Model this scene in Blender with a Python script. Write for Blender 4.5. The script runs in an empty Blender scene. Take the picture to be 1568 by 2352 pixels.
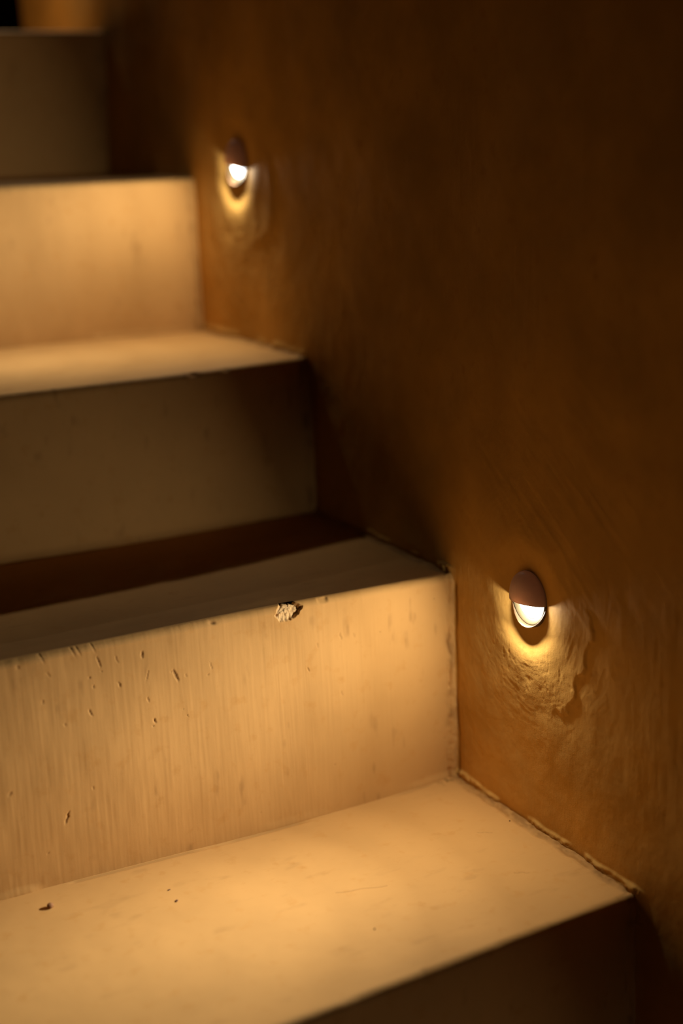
import bpy, bmesh, math
import numpy as np
from mathutils import Matrix, Vector

C = bpy.context.scene.collection
SC = bpy.context.scene

# ------------------------------------------------------------------ camera
cam_d = bpy.data.cameras.new('camera')
cam = bpy.data.objects.new('camera', cam_d)
C.objects.link(cam)
M3 = Matrix(((0.87039662, 0.15033985, -0.46883648),
             (-0.49164106, 0.21426677, -0.84402537),
             (-0.02643457, 0.96513609, 0.26041031)))
cam.matrix_world = Matrix.Translation((-0.69591699, -1.04886963, 0.59902884)) @ M3.to_4x4()
cam_d.sensor_fit = 'VERTICAL'
cam_d.sensor_height = 36.0
cam_d.lens = 50.76
cam_d.clip_start = 0.02
cam_d.dof.use_dof = True
cam_d.dof.focus_distance = 1.222
cam_d.dof.aperture_fstop = 1.8
SC.camera = cam

# ------------------------------------------------------------------ world and exposure
w = bpy.data.worlds.new('night')
SC.world = w
w.use_nodes = True
w.node_tree.nodes['Background'].inputs[0].default_value = (0.9, 0.35, 0.12, 1)
w.node_tree.nodes['Background'].inputs[1].default_value = 0.0001
SC.view_settings.view_transform = 'Standard'
SC.view_settings.look = 'None'
SC.view_settings.gamma = 1.0
SC.view_settings.use_curve_mapping = False
SC.view_settings.exposure = 0.0
SC.cycles.max_bounces = 10
SC.cycles.diffuse_bounces = 8
SC.cycles.sample_clamp_indirect = 4.0
SC.cycles.use_denoising = True

# lamp tuning (used by the lamp builder below)
BEAMS = ((0.17, 54.0), (0.27, 76.0), (0.27, 105.0))     # watts, spread
BEAM_TILT = 18.0
WIDE_W, WIDE_TILT = 0.60, 23.0
WIDE_X = -.0086
BEAM_COL = (1.0, 0.95, 0.85)
WIDE_COL = (1.0, 0.89, 0.70)
GLOW_W = 0.16

# ------------------------------------------------------------------ materials
def plaster(name, col, dirt, bare, streak, bump, rough=0.75, spec=0.1, grain=.5, mottle=(.93, 1.05)):
    m = bpy.data.materials.new(name)
    m.use_nodes = True
    nt = m.node_tree
    N, L = nt.nodes, nt.links
    b = N['Principled BSDF']
    b.inputs['Roughness'].default_value = rough
    b.inputs['Specular IOR Level'].default_value = spec
    tc = N.new('ShaderNodeTexCoord')
    def noise(scale, stretch, detail, rgh=0.55):
        mp = N.new('ShaderNodeMapping'); mp.inputs['Scale'].default_value = stretch
        L.new(tc.outputs['Object'], mp.inputs['Vector'])
        n = N.new('ShaderNodeTexNoise'); n.inputs['Scale'].default_value = scale
        n.inputs['Detail'].default_value = detail; n.inputs['Roughness'].default_value = rgh
        L.new(mp.outputs[0], n.inputs['Vector'])
        return n
    def mix(fac, a, c, blend='MIX'):
        x = N.new('ShaderNodeMix'); x.data_type = 'RGBA'; x.blend_type = blend
        for s, v in ((0, fac), (6, a), (7, c)):
            if hasattr(v, 'links'): L.new(v, x.inputs[s])
            else: x.inputs[s].default_value = v
        return x.outputs[2]
    def ramp(src, lo, hi):
        r = N.new('ShaderNodeMapRange'); L.new(src, r.inputs[0])
        r.inputs[1].default_value = lo; r.inputs[2].default_value = hi
        return r.outputs[0]
    # broad mottling, fine specks, grain
    n1 = noise(9, (1, 1, 1), 4)
    n2 = noise(70, (1, 1, 1), 3)
    n3 = noise(420, streak, 3)
    c = mix(ramp(n1.outputs[0], .35, .7), tuple(x * mottle[0] for x in col[:3]) + (1,), tuple(min(1, x * mottle[1]) for x in col[:3]) + (1,))
    c = mix(ramp(n2.outputs[0], .58, .8), c, tuple(x * y for x, y in zip(col[:3], (.90, .84, .74))) + (1,))
    c = mix(ramp(n3.outputs[0], .62, .85), c, tuple(x * (1 - grain * y) for x, y in zip(col[:3], (.16, .24, .36))) + (1,))
    at = N.new('ShaderNodeAttribute'); at.attribute_name = 'wear'
    c = mix(ramp(at.outputs['Fac'], 0.0, 1.0), c, dirt + (1,))
    ab = N.new('ShaderNodeAttribute'); ab.attribute_name = 'bare'
    c = mix(ramp(ab.outputs['Fac'], 0.0, 1.0), c, bare + (1,))
    L.new(c, b.inputs['Base Color'])
    # fine relief
    h1 = noise(900, (1, 1, 1), 2); h2 = noise(520, streak, 3); h3 = noise(160, (1, 1, 1), 3)
    a1 = N.new('ShaderNodeMath'); a1.operation = 'MULTIPLY_ADD'
    L.new(h2.outputs[0], a1.inputs[0]); a1.inputs[1].default_value = 1.4; L.new(h1.outputs[0], a1.inputs[2])
    a2 = N.new('ShaderNodeMath'); a2.operation = 'MULTIPLY_ADD'
    L.new(h3.outputs[0], a2.inputs[0]); a2.inputs[1].default_value = 1.5; L.new(a1.outputs[0], a2.inputs[2])
    bp = N.new('ShaderNodeBump'); bp.inputs['Strength'].default_value = bump
    bp.inputs['Distance'].default_value = 0.0001
    L.new(a2.outputs[0], bp.inputs['Height']); L.new(bp.outputs[0], b.inputs['Normal'])
    return m

STEP_COL = (.56, .307, .099)
WALL_COL = (.63, .362, .095)
m_riser = plaster('riser_plaster', STEP_COL, (.12, .05, .013), (.62, .41, .19), (1, 1, .06), .25, grain=.32)
m_tread = plaster('tread_plaster', STEP_COL, (.12, .05, .013), (.62, .41, .19), (.25, 1, 1), .16)
m_wall = plaster('wall_plaster', WALL_COL, (.14, .06, .015), (.7, .45, .2), (1, 1, .25), .9, mottle=(.80, 1.15))
m_far = plaster('far_plaster', (.45, .22, .07), (.14, .06, .015), (.7, .45, .2), (1, 1, 1), .3)

m_dimmed = plaster('dimmed_plaster', (.16, .08, .03), (.10, .05, .015), (.3, .2, .1), (1, 1, 1), .3)  # darkness put into the plaster colour so the outer shell bounces little light

def simple(name, col, rough=.5, metal=0, emit=None, estr=0):
    m = bpy.data.materials.new(name); m.use_nodes = True
    nt = m.node_tree; b = nt.nodes['Principled BSDF']
    tc = nt.nodes.new('ShaderNodeTexCoord')
    n = nt.nodes.new('ShaderNodeTexNoise'); n.inputs['Scale'].default_value = 260; n.inputs['Detail'].default_value = 3
    nt.links.new(tc.outputs['Object'], n.inputs['Vector'])
    x = nt.nodes.new('ShaderNodeMix'); x.data_type = 'RGBA'
    nt.links.new(n.outputs[0], x.inputs[0])
    x.inputs[6].default_value = tuple(c * .82 for c in col) + (1,); x.inputs[7].default_value = tuple(min(1, c * 1.12) for c in col) + (1,)
    nt.links.new(x.outputs[2], b.inputs['Base Color'])
    b.inputs['Roughness'].default_value = rough; b.inputs['Metallic'].default_value = metal
    if emit:
        b.inputs['Emission Color'].default_value = emit + (1,); b.inputs['Emission Strength'].default_value = estr
    return m
m_hood = simple('hood_enamel', (.15, .115, .08), .45)
def translucent(m, col, fac):
    nt = m.node_tree; out = nt.nodes['Material Output']; b = nt.nodes['Principled BSDF']
    t = nt.nodes.new('ShaderNodeBsdfTranslucent'); t.inputs[0].default_value = col + (1,)
    x = nt.nodes.new('ShaderNodeMixShader'); x.inputs[0].default_value = fac
    nt.links.new(b.outputs[0], x.inputs[1]); nt.links.new(t.outputs[0], x.inputs[2]); nt.links.new(x.outputs[0], out.inputs['Surface'])
translucent(m_hood, (.80, .45, .28), .13)
m_plate = simple('lamp_plate', (.085, .068, .034), .6)
m_rim = simple('lamp_rim', (.10, .055, .025), .5)
m_glow = simple('lamp_diffuser', (.9, .9, .9), .4, 0, (.86, .90, 1.0), 5.0)
m_crumb = simple('crumb_plaster', (.30, .135, .045), .9)
m_dark = simple('crumb_dark', (.10, .035, .012), .9)

# ------------------------------------------------------------------ noise
def _hash(ix, iy, seed):
    with np.errstate(over='ignore'):
        h = (ix.astype(np.int64) * 374761393 + iy.astype(np.int64) * 668265263 + seed * 1442695041) & 0xffffffff
        h = ((h ^ (h >> 13)) * 1274126177) & 0xffffffff
        h = h ^ (h >> 16)
    return (h & 0xffff) / 32767.5 - 1.0
def vnoise(x, y, seed=0):
    ix, iy = np.floor(x), np.floor(y)
    fx, fy = x - ix, y - iy
    fx = fx * fx * fx * (fx * (fx * 6 - 15) + 10); fy = fy * fy * fy * (fy * (fy * 6 - 15) + 10)
    a = _hash(ix, iy, seed); b = _hash(ix + 1, iy, seed); c = _hash(ix, iy + 1, seed); d = _hash(ix + 1, iy + 1, seed)
    return (a * (1 - fx) + b * fx) * (1 - fy) + (c * (1 - fx) + d * fx) * fy
def fbm(x, y, seed=0, octv=4, gain=.5):
    s, a, t = 0, 1, 0
    for k in range(octv):
        s = s + a * vnoise(x * 2 ** k + 17.3 * k, y * 2 ** k - 9.1 * k, seed + k); t += a; a *= gain
    return s / t
def smooth(a, b, x):
    t = np.clip((x - a) / (b - a), 0, 1)
    return t * t * (3 - 2 * t)
def axis(*segs):
    """sorted 1-D grid from (start, end, spacing) runs"""
    out = []
    for a, b, d in segs:
        n = max(1, int(round((b - a) / d)))
        out += list(np.linspace(a, b, n + 1))
    return np.unique(np.round(out, 6))

# ------------------------------------------------------------------ mesh helpers
def link(name, me, mat, parent=None):
    o = bpy.data.objects.new(name, me)
    if mat: me.materials.append(mat)
    C.objects.link(o)
    if parent: o.parent = parent
    return o
def grid_mesh(name, P, wear=None, bare=None, keep=None, flip=False):
    """P (n, m, 3) -> smooth shaded quad grid"""
    n, m = P.shape[:2]
    me = bpy.data.meshes.new(name)
    idx = np.arange(n * m).reshape(n, m)
    q = np.stack([idx[:-1, :-1], idx[1:, :-1], idx[1:, 1:], idx[:-1, 1:]], -1)
    q = q.reshape(-1, 4) if keep is None else q[keep]
    if flip: q = q[:, ::-1]
    me.vertices.add(n * m); me.vertices.foreach_set('co', P.reshape(-1).astype(np.float32))
    me.loops.add(q.size); me.loops.foreach_set('vertex_index', q.reshape(-1).astype(np.int32))
    me.polygons.add(len(q)); me.polygons.foreach_set('loop_start', np.arange(0, q.size, 4, dtype=np.int32))
    me.polygons.foreach_set('use_smooth', np.ones(len(q), bool))
    me.update(calc_edges=True)
    for nm, v in (('wear', wear), ('bare', bare)):
        at = me.attributes.new(nm, 'FLOAT', 'POINT')
        at.data.foreach_set('value', (np.zeros(n * m) if v is None else v.reshape(-1)).astype(np.float32))
    return me
def box(name, lo, hi, mat, parent=None, bevel=0.004):
    bm = bmesh.new()
    bmesh.ops.create_cube(bm, size=1)
    for v in bm.verts:
        v.co = Vector([lo[i] + (v.co[i] + .5) * (hi[i] - lo[i]) for i in range(3)])
    bmesh.ops.bevel(bm, geom=list(bm.edges), offset=bevel, segments=2, affect='EDGES')
    me = bpy.data.meshes.new(name); bm.to_mesh(me); bm.free()
    return link(name, me, mat, parent)
def tag(o, label=None, cat=None, group=None, kind=None):
    for k, v in (('label', label), ('category', cat), ('group', group), ('kind', kind)):
        if v: o[k] = v
    return o

# ------------------------------------------------------------------ wall on the right, with its lamp pockets
LAMPS = [(-.640, -.140), (-.1165, .2080), (.4160, .5600), (.950, .915)]   # (y, z)
R_HOLE = .0245

def wall_relief(y, z):
    """how far the plaster stands out of the wall plane (towards the stairs), and its dirt"""
    d = .0030 * fbm(y / .26, z / .26, 3, 3) + .0011 * fbm(y / .07, z / .09, 11, 3) + .00022 * fbm(y / .012, z / .016, 21, 3)
    d += .00016 * fbm(y / .0035, z / .05, 31, 2) * smooth(-.2, .6, fbm(y / .1, z / .15, 33, 2))
    wear = np.zeros_like(d)
    for k, (ly, lz) in enumerate(LAMPS):
        a, b = y - ly, z - lz
        wob = 1 + .10 * fbm(a / .05 + 7 * k, b / .05, 40 + k, 3)
        r = np.hypot(a, b * .96) * wob
        rr = np.hypot(a, b)
        th = np.arctan2(b, a)
        near = 1 - smooth(.09, .14, rr)
        # flatten undulation at the pocket, sink around the hole, raise the thumbed ring outside it
        d = d * (1 - .9 * (1 - smooth(.03, .06, rr)))
        d += -.0016 * (1 - smooth(.027, .050, r)) + .0008 * np.exp(-((r - .052) / .018) ** 2)
        # thicker patch of plaster that was worked in round the fitting, with a torn edge
        pr = np.hypot(a + .012, (b + .018) * .95) + .010 * fbm(a / .035 + 3 * k, b / .035, 60 + k, 3) + .003 * fbm(a / .008, b / .008, 65 + k, 2)
        side = smooth(.72, .92, np.cos(th + math.radians(150)))     # only the lower right edge is torn
        d += .0011 * ((1 - smooth(.070, .0735, pr)) * side + (1 - smooth(.045, .12, pr)) * (1 - side))
        # trowel strokes running round the lamp
        brk = .35 + .65 * smooth(-.3, .4, fbm(a / .02, b / .02, 68 + k, 3))
        sw = brk * (.00010 * fbm((r + .004 * fbm(a / .03, b / .03, 71 + k, 2)) / .0050, th * 2.2 + 3 * k, 70 + k, 3) + .00010 * fbm(r / .0020, th * 5, 75 + k, 3))
        d += sw * near * smooth(.026, .036, rr)
        # crumbly pitting below
        pit = smooth(.2, .8, fbm(a / .0042, b / .0050, 80 + k, 3))
        low = smooth(-.02, -.06, b) * (1 - smooth(.07, .12, rr))
        d -= .0003 * pit * low
    # crumbly ledge of plaster left where the steps were run up against the wall
    for tz, y0, y1 in ((0, -.27, .005), (.1995, -.005, .265), (.364, .27, .535)):
        m = smooth(y0 - .004, y0 + .012, y) * (1 - smooth(y1 - .01, y1 + .004, y))
        lump = fbm(y / .006, z / .004, 201, 3)
        ht = .0075 + .003 * fbm(y / .03, z * 0, 202, 2)
        d += m * (1 - smooth(tz + ht - .002, tz + ht + .001, z)) * (.0017 + .0016 * lump) * smooth(-.15, .25, fbm(y / .045, z * 0, 203, 2) + .15)
        wear += .5 * m * np.exp(-((z - tz - .002) / .0022) ** 2)
    # cracked vertical joint beside each riser
    for yr, z0, z1 in ((-.0035, 0, .195), (.262, .20, .362), (.531, .365, .540)):
        wv = .0016 * fbm(z / .02, y * 0, 211, 3)
        g = np.exp(-((y - yr + .0040 + wv) / .0017) ** 2) * smooth(z0 - .003, z0 + .003, z) * (1 - smooth(z1 - .006, z1 + .002, z))
        g = g * (.45 + .55 * smooth(-.3, .3, fbm(z / .03, y * 0, 212, 2)))
        d -= .0016 * g
        wear += .65 * g
    # straighter strokes climbing to the right above the front lamp
    u, v = (y + .14) * .8 + (z - .30) * .6, -(y + .14) * .6 + (z - .30) * .8
    d += .0003 * fbm(v / .005, u / .07, 90, 3) * np.exp(-((y + .14) / .13) ** 2 - ((z - .30) / .09) ** 2)
    return d, wear

wy = axis((-1.7, -.72, .02), (-.72, -.6645, .006), (-.6645, -.6155, .0035), (-.6155, -.32, .008), (-.32, -.141, .001), (-.141, -.092, .001), (-.092, .03, .001),
          (.03, .3915, .003), (.3915, .4405, .00175), (.4405, .56, .003), (.56, .9255, .008), (.9255, .9745, .0035), (.9745, 1.13, .008))
wz = axis((-.80, -.1645, .012), (-.1645, -.1155, .0035), (-.1155, -.03, .006), (-.03, .1835, .001), (.1835, .2325, .001), (.2325, .34, .001), (.34, .5355, .0025),
          (.5355, .5845, .00175), (.5845, .70, .0025), (.70, .8905, .008), (.8905, .9395, .0035), (.9395, 1.3, .02), (1.3, 2.4, .06))
Y, Z = np.meshgrid(wy, wz, indexing='ij')
hole = np.zeros((len(wy) - 1, len(wz) - 1), bool)
Yw, Zw = Y.copy(), Z.copy()
cy, cz = (wy[:-1] + wy[1:]) / 2, (wz[:-1] + wz[1:]) / 2
for ly, lz in LAMPS:
    a, b = Y - ly, Z - lz
    ri = np.maximum(abs(a), abs(b)); r2 = np.maximum(np.hypot(a, b), 1e-9)
    wgt = 1 - smooth(.030, .060, ri)
    s = 1 + wgt * (ri / r2 - 1)
    Yw = Yw + a * (s - 1); Zw = Zw + b * (s - 1)
    hole |= (abs(cy[:, None] - ly) < .0245) & (abs(cz[None, :] - lz) < .0245)
D, WE = wall_relief(Yw, Zw)
P = np.stack([-D, Yw, Zw], -1)
wall = link('wall_right', grid_mesh('wall_right', P, WE, keep=~hole, flip=True), m_wall)
tag(wall, kind='structure')
# solid body behind the plaster face
end = box('wall_end', (.004, 1.125, -.80), (.06, 1.137, 2.4), m_wall, wall, .003)
# ------------------------------------------------------------------ staircase
stairs = bpy.data.objects.new('staircase', None); C.objects.link(stairs)
stairs.location = (0, 0, 0)
tag(stairs, 'ochre plastered staircase with softly rounded nosings climbing beside the lamp-lit wall', 'staircase')
X_END = -.66
TZ = {-3: -.540, -2: -.360, -1: -.180, 0: 0.0, 1: .1995, 2: .3640, 3: .5410, 4: .7205}
NOSE = {-2: [(-.85, -.78), (0, -.78)], -1: [(-.85, -.52), (0, -.52)],
        0: [(-.85, -.275), (-.5, -.270), (-.303, -.268), (-.146, -.262), (-.079, -.2605), (0, -.2600)],
        1: [(-.85, .008), (-.5, .007), (-.417, .007), (-.31, .007), (-.209, .008), (-.131, .005), (-.025, -.001), (0, -.003)],
        2: [(-.85, .253), (-.33, .2535), (-.179, .2545), (-.106, .258), (0, .273)],
        3: [(-.85, .534), (-.235, .533), (-.118, .531), (0, .536)],
        4: [(-.85, .81), (-.1, .80), (0, .79)]}
BASE = {-2: [(-.85, -.78), (0, -.78)], -1: [(-.85, -.52), (0, -.52)],
        0: [(-.85, -.27), (0, -.262)],
        1: [(-.85, .006), (-.436, .004), (-.325, .000), (-.206, -.005), (-.06, -.006), (0, -.001)],
        2: [(-.85, .268), (-.338, .268), (-.187, .263), (-.06, .262), (0, .263)],
        3: [(-.85, .548), (-.24, .547), (-.11, .545), (0, .532)],
        4: [(-.85, .83), (-.12, .825), (0, .82)]}
def curve(tab, x):
    xs, ys = zip(*tab)
    s = 0
    for k in (-.03, -.015, 0, .015, .03):
        s = s + np.interp(x + k, xs, ys)
    return s / 5
RN = .0072     # nosing radius

PITS = [(-0.3, 0.1816, 0.0074, 0.0018, 1), (-0.2725, 0.1581, 0.0125, 0.0026, 1), (-0.3374, 0.1831, 0.011, 0.0015, 0.8), (-0.3222, 0.1821, 0.0081, 0.0011, 0.6), (-0.3219, 0.1605, 0.0059, 0.0015, 0.7), (-0.3461, 0.1715, 0.0022, 0.0018, 0.7), (-0.3437, 0.1631, 0.0037, 0.0011, 0.7), (-0.3483, 0.1421, 0.0074, 0.0015, 0.8), (-0.2973, 0.1635, 0.011, 0.0009, 0.7), (-0.2983, 0.1425, 0.0059, 0.0011, 0.7), (-0.2942, 0.123, 0.0052, 0.0018, 1), (-0.296, 0.1187, 0.0011, 0.0011, 1), (-0.2644, 0.1207, 0.0029, 0.0007, 0.8), (-0.2402, 0.1601, 0.0081, 0.0009, 0.6), (-0.2434, 0.1525, 0.0022, 0.0022, 0.4), (-0.2631, 0.156, 0.0037, 0.0015, 0.4), (-0.3798, 0.1814, 0.0052, 0.0018, 0.4), (-0.3866, 0.1596, 0.0044, 0.0018, 0.5), (-0.4039, 0.1925, 0.0037, 0.0029, 0.5), (-0.3704, 0.1367, 0.0037, 0.0018, 0.4), (-0.1164, 0.1618, 0.0081, 0.0018, 0.45), (-0.1392, 0.158, 0.0052, 0.0015, 0.4), (-0.1495, 0.1378, 0.0048, 0.0018, 0.6), (-0.1036, 0.1605, 0.0052, 0.0022, 0.25), (-0.0771, 0.1585, 0.0015, 0.0015, 0.6), (-0.1184, 0.1096, 0.0059, 0.0015, 0.35), (-0.0208, 0.1799, 0.0018, 0.0015, 0.6), (-0.3752, 0.0569, 0.0118, 0.0018, 1), (-0.42, 0.089, 0.0044, 0.0029, 0.5), (-0.3516, 0.0771, 0.0037, 0.0015, 0.5), (-0.0108, 0.0413, 0.0018, 0.0018, 0.6), (-0.2761, 0.162, 0.0022, 0.0015, 0.5), (-0.3937, 0.0296, 0.0022, 0.0015, 0.4), (-0.3358, 0.1749, 0.0015, 0.0011, 0.6), (-0.2688, 0.1272, 0.0015, 0.0011, 0.5), (-0.1294, 0.0445, 0.0018, 0.0015, 0.4), (-0.2047, 0.0177, 0.0015, 0.0011, 0.4)]
CHIP = [(-0.1778, 0.1915), (-0.1756, 0.1962), (-0.170, 0.2010), (-0.1616, 0.2015), (-0.1506, 0.1958), (-0.1552, 0.1898), (-0.160, 0.1859), (-0.1672, 0.1850), (-0.1735, 0.1852)]
def poly_dist(x, z, poly):
    """signed distance to a polygon, positive inside"""
    best = np.full(x.shape, 1e9); inside = np.zeros(x.shape, bool)
    n = len(poly)
    for i in range(n):
        (x0, z0), (x1, z1) = poly[i], poly[(i + 1) % n]
        dx, dz = x1 - x0, z1 - z0
        t = np.clip(((x - x0) * dx + (z - z0) * dz) / (dx * dx + dz * dz), 0, 1)
        best = np.minimum(best, np.hypot(x - x0 - t * dx, z - z0 - t * dz))
        c = ((z0 > z) != (z1 > z)) & (x < dx * (z - z0) / (dz + 1e-12) + x0)
        inside ^= c
    return np.where(inside, best, -best)

def make_riser(i, xs, ns, na, label=None):
    z0, z1 = TZ[i - 1], TZ[i]
    nose, basy = curve(NOSE[i], xs), curve(BASE[i], xs)
    zs = np.linspace(z0 - .004, z1 - RN, ns)
    rows = []
    t = np.clip((zs - z0) / (z1 - z0), 0, 1)[None, :]
    y = basy[:, None] * (1 - t) + nose[:, None] * t
    X1 = np.repeat(xs[:, None], ns, 1); Z1 = np.repeat(zs[None, :], len(xs), 0)
    th = np.linspace(0, math.pi / 2, na + 1)[1:][None, :]
    X2 = np.repeat(xs[:, None], na, 1)
    tt = (z1 - RN - z0) / (z1 - z0)
    ye = (basy * (1 - tt) + nose * tt)[:, None]
    Y2 = ye + RN * (1 - np.cos(th)); Z2 = np.repeat(z1 - RN + RN * np.sin(th), len(xs), 0)
    X = np.concatenate([X1, X2], 1); Yp = np.concatenate([y, Y2], 1); Zp = np.concatenate([Z1, Z2], 1)
    NY = np.concatenate([-np.ones_like(y), np.repeat(-np.cos(th), len(xs), 0)], 1)
    NZ = np.concatenate([np.zeros_like(y), np.repeat(np.sin(th), len(xs), 0)], 1)
    sd = 100 * (i + 5)
    arc = smooth(z1 - .010, z1 - .001, Zp)
    d = .0012 * fbm(X / .16, Zp / .10, sd, 3) * (1 - arc)
    d += .00025 * fbm(X / .02, Zp / .05, sd + 10, 3) * (1 - arc)
    d += .00007 * fbm(X / .0024, Zp / .05, sd + 20, 3)
    # uneven nosing: shallow dips and a slight ridge of plaster
    d += .0007 * fbm(X / .035, Zp * 0, sd + 30, 4) * smooth(z1 - .03, z1 - .006, Zp)
    d -= .0011 * smooth(.35, .8, vnoise(X / .012, Zp / .02, sd + 37)) * smooth(z1 - .006, z1 - .002, Zp) * smooth(-.05, .2, vnoise(X / .1, X * 0, sd + 39))
    fine = arc * 0
    wear = .30 * smooth(.45, .9, fbm(X / .011, Zp / .03, sd + 50, 3))
    bare = np.zeros_like(d)
    # coves with crumbly plaster against the wall and the tread below
    wob = .0016 * fbm(Zp / .012, X * 0, sd + 61, 3)
    cx = -X - .002 + wob
    d += .0030 * (1 - smooth(.0, .007, cx)) + .0007 * fbm(X / .003, Zp / .006, sd + 62, 3) * (1 - smooth(.004, .012, -X))
    d -= .0022 * np.exp(-((-X - .0055 - wob) / .0012) ** 2) * smooth(-.3, .4, fbm(Zp / .02, X * 0, sd + 65, 2))
    wear += .45 * np.exp(-((-X - .005) / .004) ** 2) * smooth(-.2, .5, fbm(Zp / .02, X / .01, sd + 63, 3))
    zc = Zp - z0 + .0015 * fbm(X / .02, Zp * 0, sd + 64, 3)
    d += .0014 * (1 - smooth(0, .008, zc)) * smooth(-.2, .3, vnoise(X / .09, Zp * 0, sd + 66))
    if i == 1:
        for px, pz, ln, wd, s in PITS:
            lean = .35 if px < -.37 and pz < .1 else (.3 if abs(px + .2973) < .001 else -.22 + .12 * math.sin(px * 977))
            cx_, cz_ = X - px, Zp - pz
            q = cx_ - lean * cz_ + .0006 * vnoise(Zp / .0022, X * 0 + px * 900, 5)
            along = np.abs(cz_) / (ln * .5); across = np.abs(q) / (wd * .55)
            g = np.clip(1.25 - along ** 2 - across ** 2, 0, 1)
            d -= .0006 * s * smooth(0, 1, g); wear = np.maximum(wear, s * .55 * smooth(.15, .9, g))
        sdst = poly_dist(X + .0006 * vnoise(X / .002, Zp / .002, 8), Zp + .0006 * vnoise(X / .002, Zp / .002, 9), CHIP)
        ins = smooth(-.0003, .0007, sdst)
        rough = .0011 * fbm(X / .0021, Zp / .0021, 14, 3) + .0008 * fbm(X / .005, Zp / .004, 15, 2)
        # deepest along the right-hand broken edge, feathering out to the left
        deep = .0014 + .0022 * smooth(-.172, -.153, X)
        d = d * (1 - ins) + ins * (-deep + rough)
        bare = np.maximum(bare, ins * .9)
        wear = wear * (1 - ins)
        # nick further along the edge
        nk = np.exp(-((X + .2375 + .5 * (Zp - z1)) / .0024) ** 2 - ((Zp - z1 + .0035) / .0014) ** 2)
        d -= .0011 * nk; wear = np.maximum(wear, .6 * nk)
        for cx0 in (-.341, -.3535, -.358, -.384):
            g = np.exp(-((X - cx0 + .35 * (Zp - z1 + .004)) / .0007) ** 2) * smooth(z1 - .010, z1 - .005, Zp)
            d -= .0004 * g; wear = np.maximum(wear, .15 * g)
    # seam with the tread: no relief exactly on it
    fade = 1 - smooth(z1 - .0012, z1 - .00005, Zp) * (0 if i == 99 else 1)
    if i == 1: fade = np.maximum(fade, smooth(-.001, .001, sdst) * .8)
    d = d * fade
    Pp = np.stack([X, Yp + NY * d, Zp + NZ * d], -1)
    o = link('riser', grid_mesh('riser', Pp, wear, bare), m_riser, stairs)
    if label: o['label'] = label
    return o

def make_tread(i, xs, ny, label=None, back=None):
    z = TZ[i]
    nose = curve(NOSE[i], xs) + RN
    tt = (TZ[i] - RN - TZ[i - 1]) / (TZ[i] - TZ[i - 1])
    nose = curve(BASE[i], xs) * (1 - tt) + curve(NOSE[i], xs) * tt + RN
    bk = curve(BASE[i + 1], xs) + .006 if back is None else np.full(len(xs), back)
    t = np.linspace(0, 1, ny)[None, :]
    X = np.repeat(xs[:, None], ny, 1)
    Yp = nose[:, None] * (1 - t) + bk[:, None] * t
    sd = 5000 + 100 * (i + 5)
    e = smooth(0, .02, Yp - nose[:, None])
    d = (.0013 * fbm(X / .18, Yp / .12, sd, 3) + .0002 * fbm(X / .03, Yp / .03, sd + 10, 3) + .00005 * fbm(X / .012, Yp / .0025, sd + 20, 2)) * e
    wear = .16 * smooth(.35, .9, fbm(X / .03, Yp / .012, sd + 30, 4))
    # crumbly cove against the wall
    wob = .0022 * fbm(Yp / .016, X * 0, sd + 61, 3)
    cw = -X + wob
    lump = fbm(X / .004, Yp / .007, sd + 62, 3)
    d += (.0022 * (1 - smooth(-.001, .006, cw)) + .0007 * lump * (1 - smooth(.003, .009, -X))) * smooth(0, .006, Yp - nose[:, None])
    d -= .0012 * np.exp(-((-X - .0062 - wob) / .0014) ** 2) * smooth(-.3, .4, fbm(Yp / .03, X * 0, sd + 65, 2)) * e
    wear += .55 * (1 - smooth(.001, .0085, -X - wob)) * (.5 + .5 * smooth(-.4, .4, lump))
    # seam line against the riser behind
    db = bk[:, None] - .006 - Yp
    d -= .0009 * np.exp(-((db - .003) / .0012) ** 2) * smooth(-.1, .3, vnoise(X / .05, X * 0, sd + 70)) * smooth(.02, .04, -X)
    wear += .30 * np.exp(-((db - .002) / .0016) ** 2) * smooth(-.1, .4, vnoise(X / .05, X * 0, sd + 70)) * smooth(.02, .04, -X)
    # clogged inner corner
    g = np.exp(-((X + .012) / .009) ** 2 - ((db - .004) / .007) ** 2)
    d += .0016 * g * fbm(X / .003, Yp / .003, sd + 80, 3); wear = np.maximum(wear, .8 * g * smooth(-.2, .3, fbm(X / .004, Yp / .004, sd + 81, 3)))
    if i == 0:
        # hairline scratches and faint trowel arcs
        for (ax, ay, bx, by) in ((-.046, -.107, -.036, -.1135), (-.060, -.180, -.050, -.186), (-.20, -.13, -.16, -.142)):
            vx, vy = bx - ax, by - ay
            tq = np.clip(((X - ax) * vx + (Yp - ay) * vy) / (vx * vx + vy * vy), 0, 1)
            q = np.hypot(X - ax - tq * vx, Yp - ay - tq * vy + .0008 * np.sin(tq * 9))
            s = np.exp(-(q / .0006) ** 2)
            d -= .0003 * s; wear = np.maximum(wear, .35 * s)
    Pp = np.stack([X, Yp, z + d], -1)
    o = link('tread', grid_mesh('tread', Pp, wear), m_tread, stairs)
    if label: o['label'] = label
    return o

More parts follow.
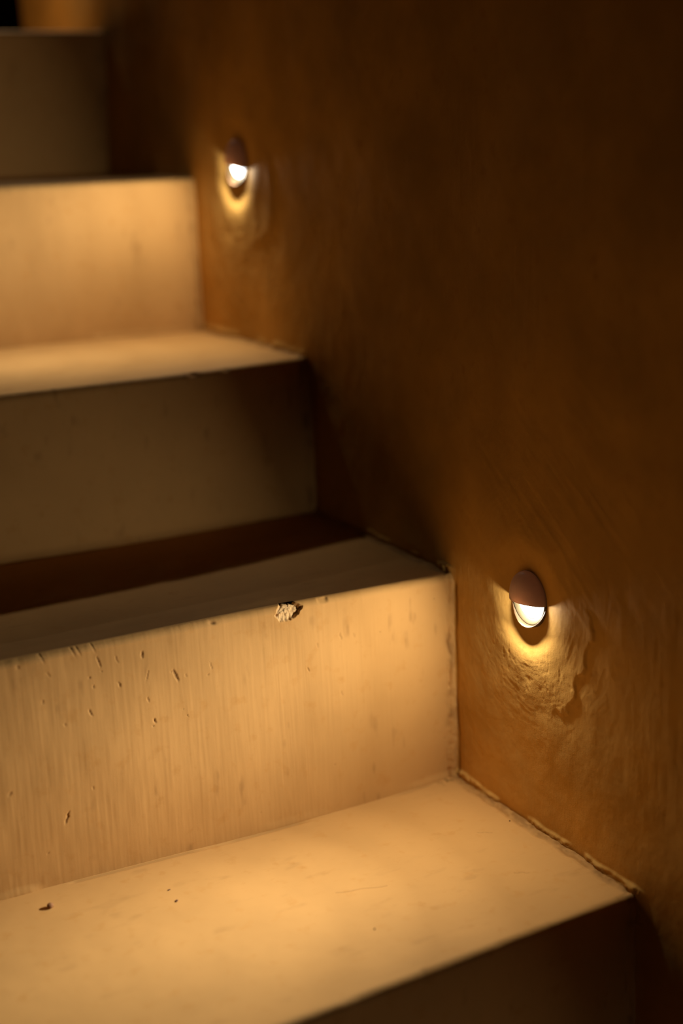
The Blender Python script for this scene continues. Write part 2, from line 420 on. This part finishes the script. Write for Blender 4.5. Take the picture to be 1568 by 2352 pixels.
x_hi = axis((X_END, -.47, .02), (-.47, -.182, .0008), (-.182, -.148, .0004), (-.148, -.02, .0008), (-.02, .008, .0004))
x_md = axis((X_END, -.47, .02), (-.47, -.03, .002), (-.03, .008, .0008))
x_lo = axis((X_END, -.40, .03), (-.40, .008, .005))
make_riser(-2, x_lo, 30, 6); make_tread(-2, x_lo, 40)
make_riser(-1, x_lo, 30, 6); make_tread(-1, x_lo, 40)
make_riser(0, x_md, 100, 10, 'dark front riser below the lowest lit tread')
make_tread(0, x_hi, 300, 'bright lit lower tread with faint scuffs')
make_riser(1, x_hi, 320, 26, 'lit riser with brush marks, pits and a chipped edge')
make_tread(1, x_md, 160, 'dim brown tread with a dark shadow band')
make_riser(2, x_md, 110, 10, 'dim brown riser above the shadow band')
make_tread(2, x_md, 150, 'thin lit tread under the upper lamp')
make_riser(3, x_md, 110, 10, 'smooth lit riser beside the upper lamp')
make_tread(3, x_lo, 50)
make_riser(4, x_lo, 40, 8, 'dark topmost riser')
# landing: the last tread, running on to the back of the lobby
make_tread(4, x_lo, 60, 'dark landing', back=1.14)
# masonry under the steps
bm = bmesh.new()
prof = [(-.765, -.545)]
for i in range(-2, 5):
    yb = BASE[i][0][1] + .03
    prof += [(yb, TZ[i - 1] - .02), (yb, TZ[i] - .02)]
prof += [(2.3, TZ[4] - .02), (2.3, -.545)]
va = [bm.verts.new((X_END + .002, y, z)) for y, z in prof]; vb = [bm.verts.new((-.002 + .010, y, z)) for y, z in prof]
bm.faces.new(va); bm.faces.new(vb[::-1])
for k in range(len(prof)):
    bm.faces.new((va[k], vb[k], vb[(k + 1) % len(prof)], va[(k + 1) % len(prof)]))
bmesh.ops.recalc_face_normals(bm, faces=bm.faces)
me = bpy.data.meshes.new('masonry_core'); bm.to_mesh(me); bm.free()
link('masonry_core', me, m_far, stairs)

# ------------------------------------------------------------------ the rest of the shell
tag(box('floor', (-2.6, -2.6, -.60), (.25, 2.3, -.547), m_dimmed), kind='structure')
tag(box('wall_left', (-2.6, -2.6, -.54), (-2.45, 2.5, 2.4), m_dimmed), kind='structure')
tag(box('wall_back', (-2.44, 2.32, -.54), (1.4, 2.45, 2.4), m_dimmed), kind='structure')

# ------------------------------------------------------------------ lamps
def lathe_part(name, mat, parent, rings, seg=48, a0=0.0, a1=2 * math.pi, smooth_=True):
    """rings of (x, radius) swept round the lamp's own axis (local X, the wall side positive)"""
    bm = bmesh.new()
    full = abs(a1 - a0 - 2 * math.pi) < 1e-6
    n = seg if full else seg + 1
    R = []
    for x, r in rings:
        if r < 1e-6: R.append([bm.verts.new((x, 0, 0))] * n); continue
        R.append([bm.verts.new((x, r * math.cos(a0 + (a1 - a0) * k / seg), r * math.sin(a0 + (a1 - a0) * k / seg))) for k in range(n)])
    for p, q in zip(R[:-1], R[1:]):
        for k in range(n if full else n - 1):
            vs = []
            for v in (p[k], p[(k + 1) % n], q[(k + 1) % n], q[k]):
                if v not in vs: vs.append(v)
            if len(vs) > 2: bm.faces.new(vs)
    bmesh.ops.recalc_face_normals(bm, faces=bm.faces)
    me = bpy.data.meshes.new(name); bm.to_mesh(me); bm.free()
    for p in me.polygons: p.use_smooth = smooth_
    return link(name, me, mat, parent)

def make_hood(parent, r=.0242, bulge=.0118, thick=.0012, chord=-.0022):
    """eyelid: upper half of a shallow dome, its lower edge a straight lip; closed shell"""
    na, nr = 40, 14
    bm = bmesh.new()
    def shell(rad, bl, off):
        g = []
        for j in range(nr + 1):
            row = []
            v = j / nr                      # 0 at the lip, 1 at the crown
            z = chord + (rad - chord) * math.sin(v * math.pi / 2)
            half = math.sqrt(max(0, rad * rad - z * z))
            for k in range(na + 1):
                y = -half + 2 * half * k / na
                q = max(0, 1 - (y / max(half, 1e-6)) ** 2)
                x = off - bl * math.sqrt(q) * math.cos(v * math.pi / 2) ** .55
                row.append(bm.verts.new((x, y, z)))
            g.append(row)
        return g
    A = shell(r, bulge, 0.0005); B = shell(r - thick, bulge - thick, .0010)
    def quads(g, flip):
        for j in range(nr):
            for k in range(na):
                f = (g[j][k], g[j][k + 1], g[j + 1][k + 1], g[j + 1][k])
                bm.faces.new(f[::-1] if flip else f)
    quads(A, False); quads(B, True)
    for k in range(na):
        bm.faces.new((A[0][k], B[0][k], B[0][k + 1], A[0][k + 1]))
    for j in range(nr):
        for k in (0, na):
            f = (A[j][k], A[j + 1][k], B[j + 1][k], B[j][k]); bm.faces.new(f if k == 0 else f[::-1])
    bmesh.ops.remove_doubles(bm, verts=bm.verts, dist=1e-6)
    bmesh.ops.recalc_face_normals(bm, faces=bm.faces)
    me = bpy.data.meshes.new('hood'); bm.to_mesh(me); bm.free()
    for p in me.polygons: p.use_smooth = True
    return link('hood', me, m_hood, parent)

def add_light(parent, name, watts, spread, tilt, size, x, z, col):
    l = bpy.data.lights.new(name, 'AREA'); l.shape = 'DISK'; l.size = size
    l.energy = watts; l.color = col; l.spread = math.radians(spread)
    o = bpy.data.objects.new(name, l); C.objects.link(o); o.parent = parent
    o.location = (x, 0, z)
    t = math.radians(tilt)
    o.rotation_euler = Vector((-math.cos(t), 0, -math.sin(t))).to_track_quat('-Z', 'Y').to_euler()
    return o

def make_lamp():
    r = bpy.data.objects.new('wall_lamp', None); C.objects.link(r)
    lathe_part('housing', m_hood, r, [(.0010, .0240), (.0002, .0243), (.0010, .0249), (.030, .0249), (.030, 0)])
    rim = lathe_part('rim', m_rim, r, [(.0062, .0243), (-.0046, .0242), (-.0054, .0238), (-.0051, .0233), (-.0010, .0226), (.0020, .0226)], a0=math.pi * 1.02, a1=math.pi * 1.98)
    for v in rim.data.vertices:              # the rim swells towards the bottom of the fitting
        if v.co.x < 0: v.co.x *= max(0.0, -v.co.z / .024) ** 1.5
    lathe_part('bezel', m_plate, r, [(.0020, .0228), (-.0010, .0227), (-.0007, .0215), (.0006, .0170), (.0040, .0164)], a0=math.pi * 1.02, a1=math.pi * 1.98)
    lathe_part('diffuser', m_glow, r, [(.0022, .0166), (.0004, .0163), (-.0010, .0140), (-.0020, .0090), (-.0024, 0)])
    make_hood(r)
    for bw, sp in BEAMS:
        add_light(r, 'beam_light', bw, sp, BEAM_TILT, .010, -.0050, -.0085, BEAM_COL)
    add_light(r, 'wide_light', WIDE_W, 180, WIDE_TILT, .012, WIDE_X, -.0085, WIDE_COL)
    l = bpy.data.lights.new('glow_light', 'POINT'); l.energy = GLOW_W; l.color = WIDE_COL; l.shadow_soft_size = .003
    o = bpy.data.objects.new('glow_light', l); C.objects.link(o); o.parent = r; o.location = (-.0070, 0, -.0075)
    return r
def copy_tree(o, parent=None):
    c = o.copy(); C.objects.link(c)
    if parent: c.parent = parent
    for ch in [x for x in bpy.data.objects if x.parent == o]:
        copy_tree(ch, c)
    return c
LABELS = ['recessed wall lamp with half hood lowest on the wall, below the dark front riser',
          'half-hooded recessed wall lamp above the bright lower tread, in sharp focus',
          'blurred half-hooded recessed wall lamp above the thin upper tread',
          'recessed wall lamp with half hood above the dark landing, topmost on the wall']
TILT = [-3, -4, 11, 0, 0, 0, 0]
lamp0 = make_lamp()
lamps = [lamp0] + [copy_tree(lamp0) for _ in range(3)]
for o, (ly, lz), lab, t in zip(lamps, LAMPS, LABELS, TILT):
    o.location = (0, ly, lz); o.rotation_euler = (math.radians(t), 0, 0)
    tag(o, lab, 'wall lamp', 'recessed lamps along the stair wall')
# the lowest lamp burns weaker too
for ch in lamps[0].children:
    if ch.type == 'LIGHT':
        ch.data = ch.data.copy(); ch.data.energy *= .4
# the upper lamp burns a little weaker
for ch in lamps[2].children:
    if ch.type == 'LIGHT':
        ch.data = ch.data.copy(); ch.data.energy *= .55 if ch.name.startswith('beam') else .80

# ------------------------------------------------------------------ crumbs lying on the lit tread
def crumb(name, x, y, size, mat, label, cat, seed, flat=.7, long=1.0, rz=0.0):
    bm = bmesh.new()
    bmesh.ops.create_icosphere(bm, subdivisions=2, radius=.5)
    rs = np.random.RandomState(seed)
    k = rs.uniform(-1, 1, (6, 3))
    for v in bm.verts:
        f = 1 + .16 * sum(math.sin(4.5 * (v.co.x * a + v.co.y * b + v.co.z * c) + 5 * a) for a, b, c in k) / 3
        v.co = Vector((v.co.x * long, v.co.y, v.co.z * flat)) * f * size
    zmin = min(v.co.z for v in bm.verts)
    for v in bm.verts: v.co.z -= zmin
    me = bpy.data.meshes.new(name); bm.to_mesh(me); bm.free()
    o = link(name, me, mat)
    o.rotation_euler.z = rz
    o.location = (x, y, TREAD0_Z(x, y) - .0001)
    return tag(o, label, cat, 'crumbs on the lit tread')
_t0 = [o for o in stairs.children if o.get('label', '').startswith('bright lit lower tread')][0]
_co = np.zeros(len(_t0.data.vertices) * 3, np.float32); _t0.data.vertices.foreach_get('co', _co); _co = _co.reshape(-1, 3)
def TREAD0_Z(x, y):
    return float(_co[np.argmin((_co[:, 0] - x) ** 2 + (_co[:, 1] - y) ** 2), 2])
crumb('plaster_crumb', -.4053, -.0292, .0056, m_crumb, 'round brown plaster crumb lying near the foot of the lit riser', 'crumb', 1, .7)
crumb('plaster_crumb', -.3148, -.0726, .0022, m_dark, 'dark ragged crumb flake on the lit tread, inward of the round crumb', 'crumb', 2, .5, 1.8, .9)
crumb('plaster_crumb', -.3131, -.0535, .0014, m_dark, 'tiny thin crumb flake just behind the dark ragged one', 'crumb', 3, .5, 2.0, .2)
crumb('plaster_crumb', -.0104, -.1048, .0013, m_dark, 'black speck of grit at the foot of the wall on the lit tread', 'grit', 4, .8)
crumb('plaster_crumb', -.2023, -.1945, .0014, m_dark, 'lone brown speck of grit near the middle of the tread front', 'grit', 5, .8)
